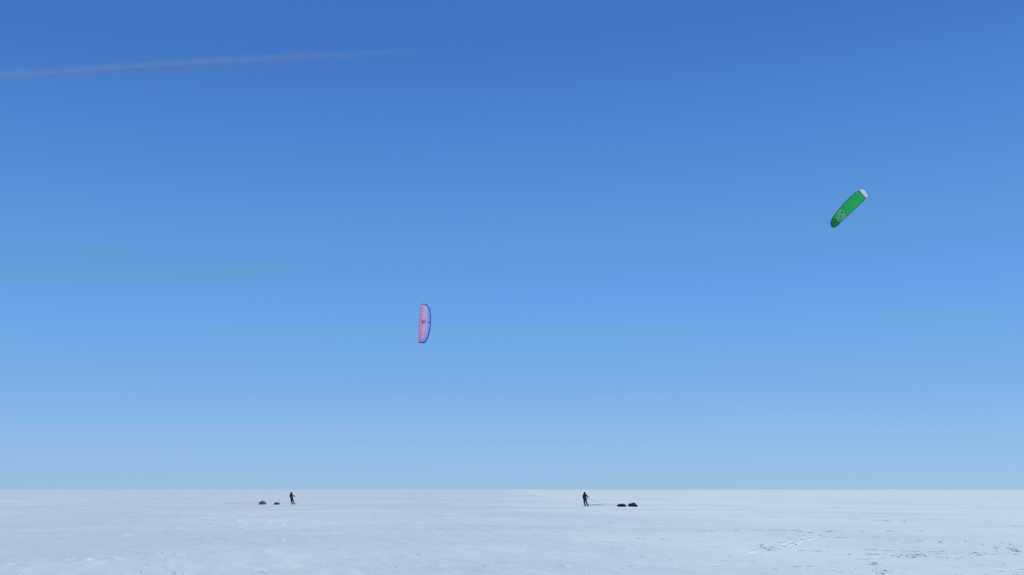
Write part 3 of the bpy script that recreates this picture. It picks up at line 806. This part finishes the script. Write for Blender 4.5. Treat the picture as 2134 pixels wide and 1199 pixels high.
for an, lb in ((JL['anL'], 'ski under the left boot of the leaning person in red'), (JL['anR'], 'ski under the right boot of the leaning person in red')):
    ski(PL, an, (.25, .97), lb)

# control bars and kite lines
def bar(base, V, label):
    a = base + V['haL'] + (V['haL'] - V['elL']).normalized() * .07; b = base + V['haR'] + (V['haR'] - V['elR']).normalized() * .07
    d = (b - a).normalized(); c = (a + b) / 2; root = empty('control_bar', c); setp(root, label, 'control bar', 'kite control bars')
    mb = MB(); mb.tube([a - c - d * .06, b - c + d * .10], .013, 8); mb.build('bar_tube', BLACKC, root)
    for e_ in (a - c - d * .06, b - c + d * .10):
        mb = MB(); mb.lump(e_, (.02, .02, .02), 0, 1, .02, 10, 6); mb.build('bar_end', GREYC, root)
    return a - d * .06, b + d * .10
BR = bar(PR, VR, 'black kite control bar held by the person with the rope')
BLr = bar(PL, VL, 'black kite control bar held by the leaning person in red')
rigging(gk, g_root, (BR[0] + BR[1]) / 2, BR)
rigging(pk, p_root, (BLr[0] + BLr[1]) / 2, BLr)

# ------------------------------------------------------------------ sledges with their loads
HULLD = cloth('dark_sledge_plastic', (.03, .035, .055), .4, .15)
HULLR = cloth('maroon_sledge_plastic', (.10, .03, .07), .4, .15)
HULLV = cloth('violet_sledge_plastic', (.55, .46, .68), .45, .15)
BAGK = cloth('black_bag_cloth', (.013, .022, .030), .75, .3)
BAGM = cloth('maroon_bag_cloth', (.075, .022, .05), .75, .3)
BAGG = cloth('grey_bag_cloth', (.17, .15, .17), .75, .3)
BAGR = cloth('dark_red_bag_cloth', (.36, .13, .13), .75, .25)
BEIGE = cloth('beige_bag_cloth', (.72, .60, .50), .8, .2)
OLIVE = cloth('olive_bag_cloth', (.07, .065, .055), .8, .25)
PINKB = cloth('faded_pink_cloth', (.60, .38, .42), .8, .2)
def hull(root, L, Wd, H, mat):
    v = []; f = []; N = 26; M = 10
    for sh_ in (0, 1):
        for i in range(N + 1):
            t = i / N; x = (t - .5) * L
            w = Wd / 2 * (min(1, (1 - t) / .28) ** .55 if t < 1 else .02) * 1.0 if t > .72 else Wd / 2 * min(1, .82 + t)
            rise = .12 * max(0, (t - .72) / .28) ** 2; w = max(w, .02)
            for k in range(M + 1):
                a = math.pi * k / M; yy = -math.cos(a); zz = 1 - abs(math.sin(a)) ** .45
                ins = 1 - .08 * sh_
                v.append((x * (1 - .03 * sh_), w * ins * math.copysign(abs(yy) ** .6, yy), .01 + .02 * sh_ + rise + (H) * zz))
    n1 = (N + 1) * (M + 1)
    for b in (0, n1):
        for i in range(N):
            for k in range(M):
                a = b + i * (M + 1) + k; q = (a, a + 1, a + M + 2, a + M + 1); f.append(q[::-1] if b == 0 else q)
    for i in range(N):
        for k in (0, M):
            a = i * (M + 1) + k; f.append((a, a + M + 1, a + M + 1 + n1, a + n1))
    for i in (0, N):
        for k in range(M):
            a = i * (M + 1) + k; f.append((a, a + 1, a + 1 + n1, a + n1))
    return mesh_obj('hull', v, f, mat, root)
def strap(root, x, w, h, z0, mat, lean=0.0):
    mb = MB(); P = []
    for i in range(15):
        a = math.pi * i / 14; P.append((x + lean * math.sin(a), -math.cos(a) * w, z0 + math.sin(a) ** .6 * h if 0 < a < math.pi else z0))
    mb.tube(P, .014, 5); return mb.build('strap', mat, root)
def sled(px, py, rz, L, Wd, H, hullm, label, loads, straps):
    x, y = G(px, py); z = hz(x, y)
    root = empty('sledge', (x, y, z), rz); setp(root, label, 'sledge', 'loaded sledges pulled over the snow')
    hull(root, L, Wd, H, hullm)
    for nm, mat, c, r, sd_, pw in loads:
        mb = MB(); mb.lump(c, r, 0, sd_, .16, 28, 16, pw, 3.2, -c[2] + .05); mb.build(nm, mat, root)
    for s_ in straps: strap(root, *s_)
    return root
def bag(parent_loc, rz, off, name, mat, r, seed, label, cat='bag', straps=1):
    c, s_ = math.cos(rz), math.sin(rz)
    loc = Vector(parent_loc) + Vector((off[0] * c - off[1] * s_, off[0] * s_ + off[1] * c, off[2]))
    root = empty(name, loc, rz); setp(root, label, cat, 'bags lashed on the sledges')
    mb = MB(); mb.lump((0, 0, r[2]), r, 0, seed, .16, 22, 12, 2.5, 3.0); mb.build('bag_body', mat, root)
    for k in range(straps):
        mb = MB(); x = (-.3 + .6 * k) * r[0] if straps > 1 else 0
        mb.tube([(x, math.cos(a) * r[1] * 1.07, r[2] + math.sin(a) * r[2] * 1.07) for a in [2 * math.pi * q / 18 for q in range(18)]], .009, 5, True)
        mb.build('carry_strap', GREYC, root)
    return root

# right pair
s1 = sled(1295.7, 1056.7, math.pi - R(20), 1.14, .48, .09, HULLR, 'low maroon loaded sledge left of the black loaded sledge, rope end beside it',
     [('cargo_bag', BAGM, (.05, 0, .10), (.50, .24, .27), 3, 2.1), ('cargo_bundle', BAGM, (-.30, .0, .18), (.22, .20, .18), 8, 2.4),
      ('cargo_bundle', BAGK, (.34, 0, .10), (.24, .20, .13), 9, 2.3)],
     [(-.05, .25, .31, .08, GREYC), (.20, .24, .28, .08, GREYC)])
bag(s1.location, s1.rotation_euler.z, (-.30, .10, .22), 'stuff_sack', cloth('mauve_bag_cloth', (.26, .19, .25), .8, .2), (.15, .10, .075), 21, 'small pale mauve sack on the rear of the low maroon sledge')
s2 = sled(1318.6, 1056.5, math.pi - R(20), 1.20, .52, .09, HULLD, 'tall black humped sledge load, rightmost of the sledges',
     [('cargo_bag', BAGK, (-.12, 0, .10), (.46, .27, .44), 13, 2.0), ('cargo_bundle', BAGK, (.25, 0, .12), (.30, .24, .25), 17, 2.3), ('cargo_bundle', BAGK, (-.40, 0, .10), (.20, .2, .16), 18, 2.3)],
     [(.20, .26, .33, .08, GREYC), (-.14, .28, .49, .08, GREYC)])
bag(s2.location, s2.rotation_euler.z, (-.02, .27, .02), 'stuff_sack', cloth('plum_bag_cloth', (.16, .08, .12), .8, .2), (.19, .07, .075), 23, 'small plum sack at the foot of the black sledge load')
# left pair
s3 = sled(547.6, 1052.0, R(14), 1.06, .48, .12, HULLV, 'large loaded sledge with violet hull under mixed bags, leftmost of the sledges',
     [('cargo_bag', BAGG, (-.28, 0, .16), (.25, .24, .26), 31, 2.6), ('cargo_bag', BAGR, (.10, 0, .15), (.30, .24, .21), 33, 2.3)],
     [(-.2, .25, .36, .10, GREYC), (.2, .26, .33, .10, GREYC)])
bag(s3.location, s3.rotation_euler.z, (-.04, 0, .36), 'duffel_bag', OLIVE, (.17, .15, .10), 41, 'dark olive bag on top of the large left sledge')
bag(s3.location, s3.rotation_euler.z, (.19, -.06, .33), 'duffel_bag', BEIGE, (.26, .22, .13), 43, 'beige bag on the large left sledge, right of the olive one')
bag(s3.location, s3.rotation_euler.z, (.36, -.10, .13), 'duffel_bag', PINKB, (.14, .19, .14), 45, 'faded pink bag hanging at the right end of the large left sledge')
s4 = sled(577.3, 1052.0, R(10), .84, .42, .09, HULLD, 'small low dark sledge between the large loaded sledge and the leaning person',
     [('cargo_bag', BAGG, (-.16, 0, .11), (.26, .21, .20), 51, 2.8), ('cargo_bundle', cloth('slate_bag_cloth', (.14, .13, .17), .8, .25), (.18, 0, .10), (.22, .20, .19), 53, 2.2)],
     [(-.1, .22, .25, .07, GREYC), (.12, .22, .22, .07, GREYC)])
bag(s4.location, s4.rotation_euler.z, (.13, 0, .24), 'stuff_sack', cloth('dusty_rose_bag_cloth', (.20, .15, .19), .8, .2), (.12, .10, .05), 55, 'small dusty mauve sack on top of the small dark sledge')
# trailing cord loop at the end of the large left sledge
mb = MB(); b = s3.location
mb.tube([b + Vector(q) for q in ((.36, -.12, .36), (.48, -.14, .26), (.53, -.15, .14), (.54, -.16, .04), (.56, -.17, .015))], .016, 6)
o = mb.build('lashing_cord', GREYC); setp(o, 'loose dark cord hanging off the right end of the large left sledge', 'cord')

# tow rope from the right person's harness to the first sledge
mb = MB(); A = PR + VR['pelvis'] + Vector((.14, -.04, .09)); K = PR + VR['pelvis'] + Vector((.50, -.06, -.06)); nose = s1.matrix_basis @ Vector((.55, 0, .15))
P = []
for i in range(31):
    t = i / 30; q = K.lerp(nose, t); q.z -= .10 * math.sin(math.pi * t); P.append(q)
mb.tube(P, .008, 6)
root = empty('tow_rope', A); setp(root, 'thin tow rope sagging from the standing person to the low maroon sledge', 'rope')
ob = mesh_obj('rope_line', [v - A for v in mb.v], mb.f, GREYC, root)
mb = MB(); mb.tube([Vector((0, 0, 0)), (K - A) * .5 + Vector((0, 0, .012)), K - A], [.022, .028, .022], 8); mb.build('elastic_trace', BLACKC, root)
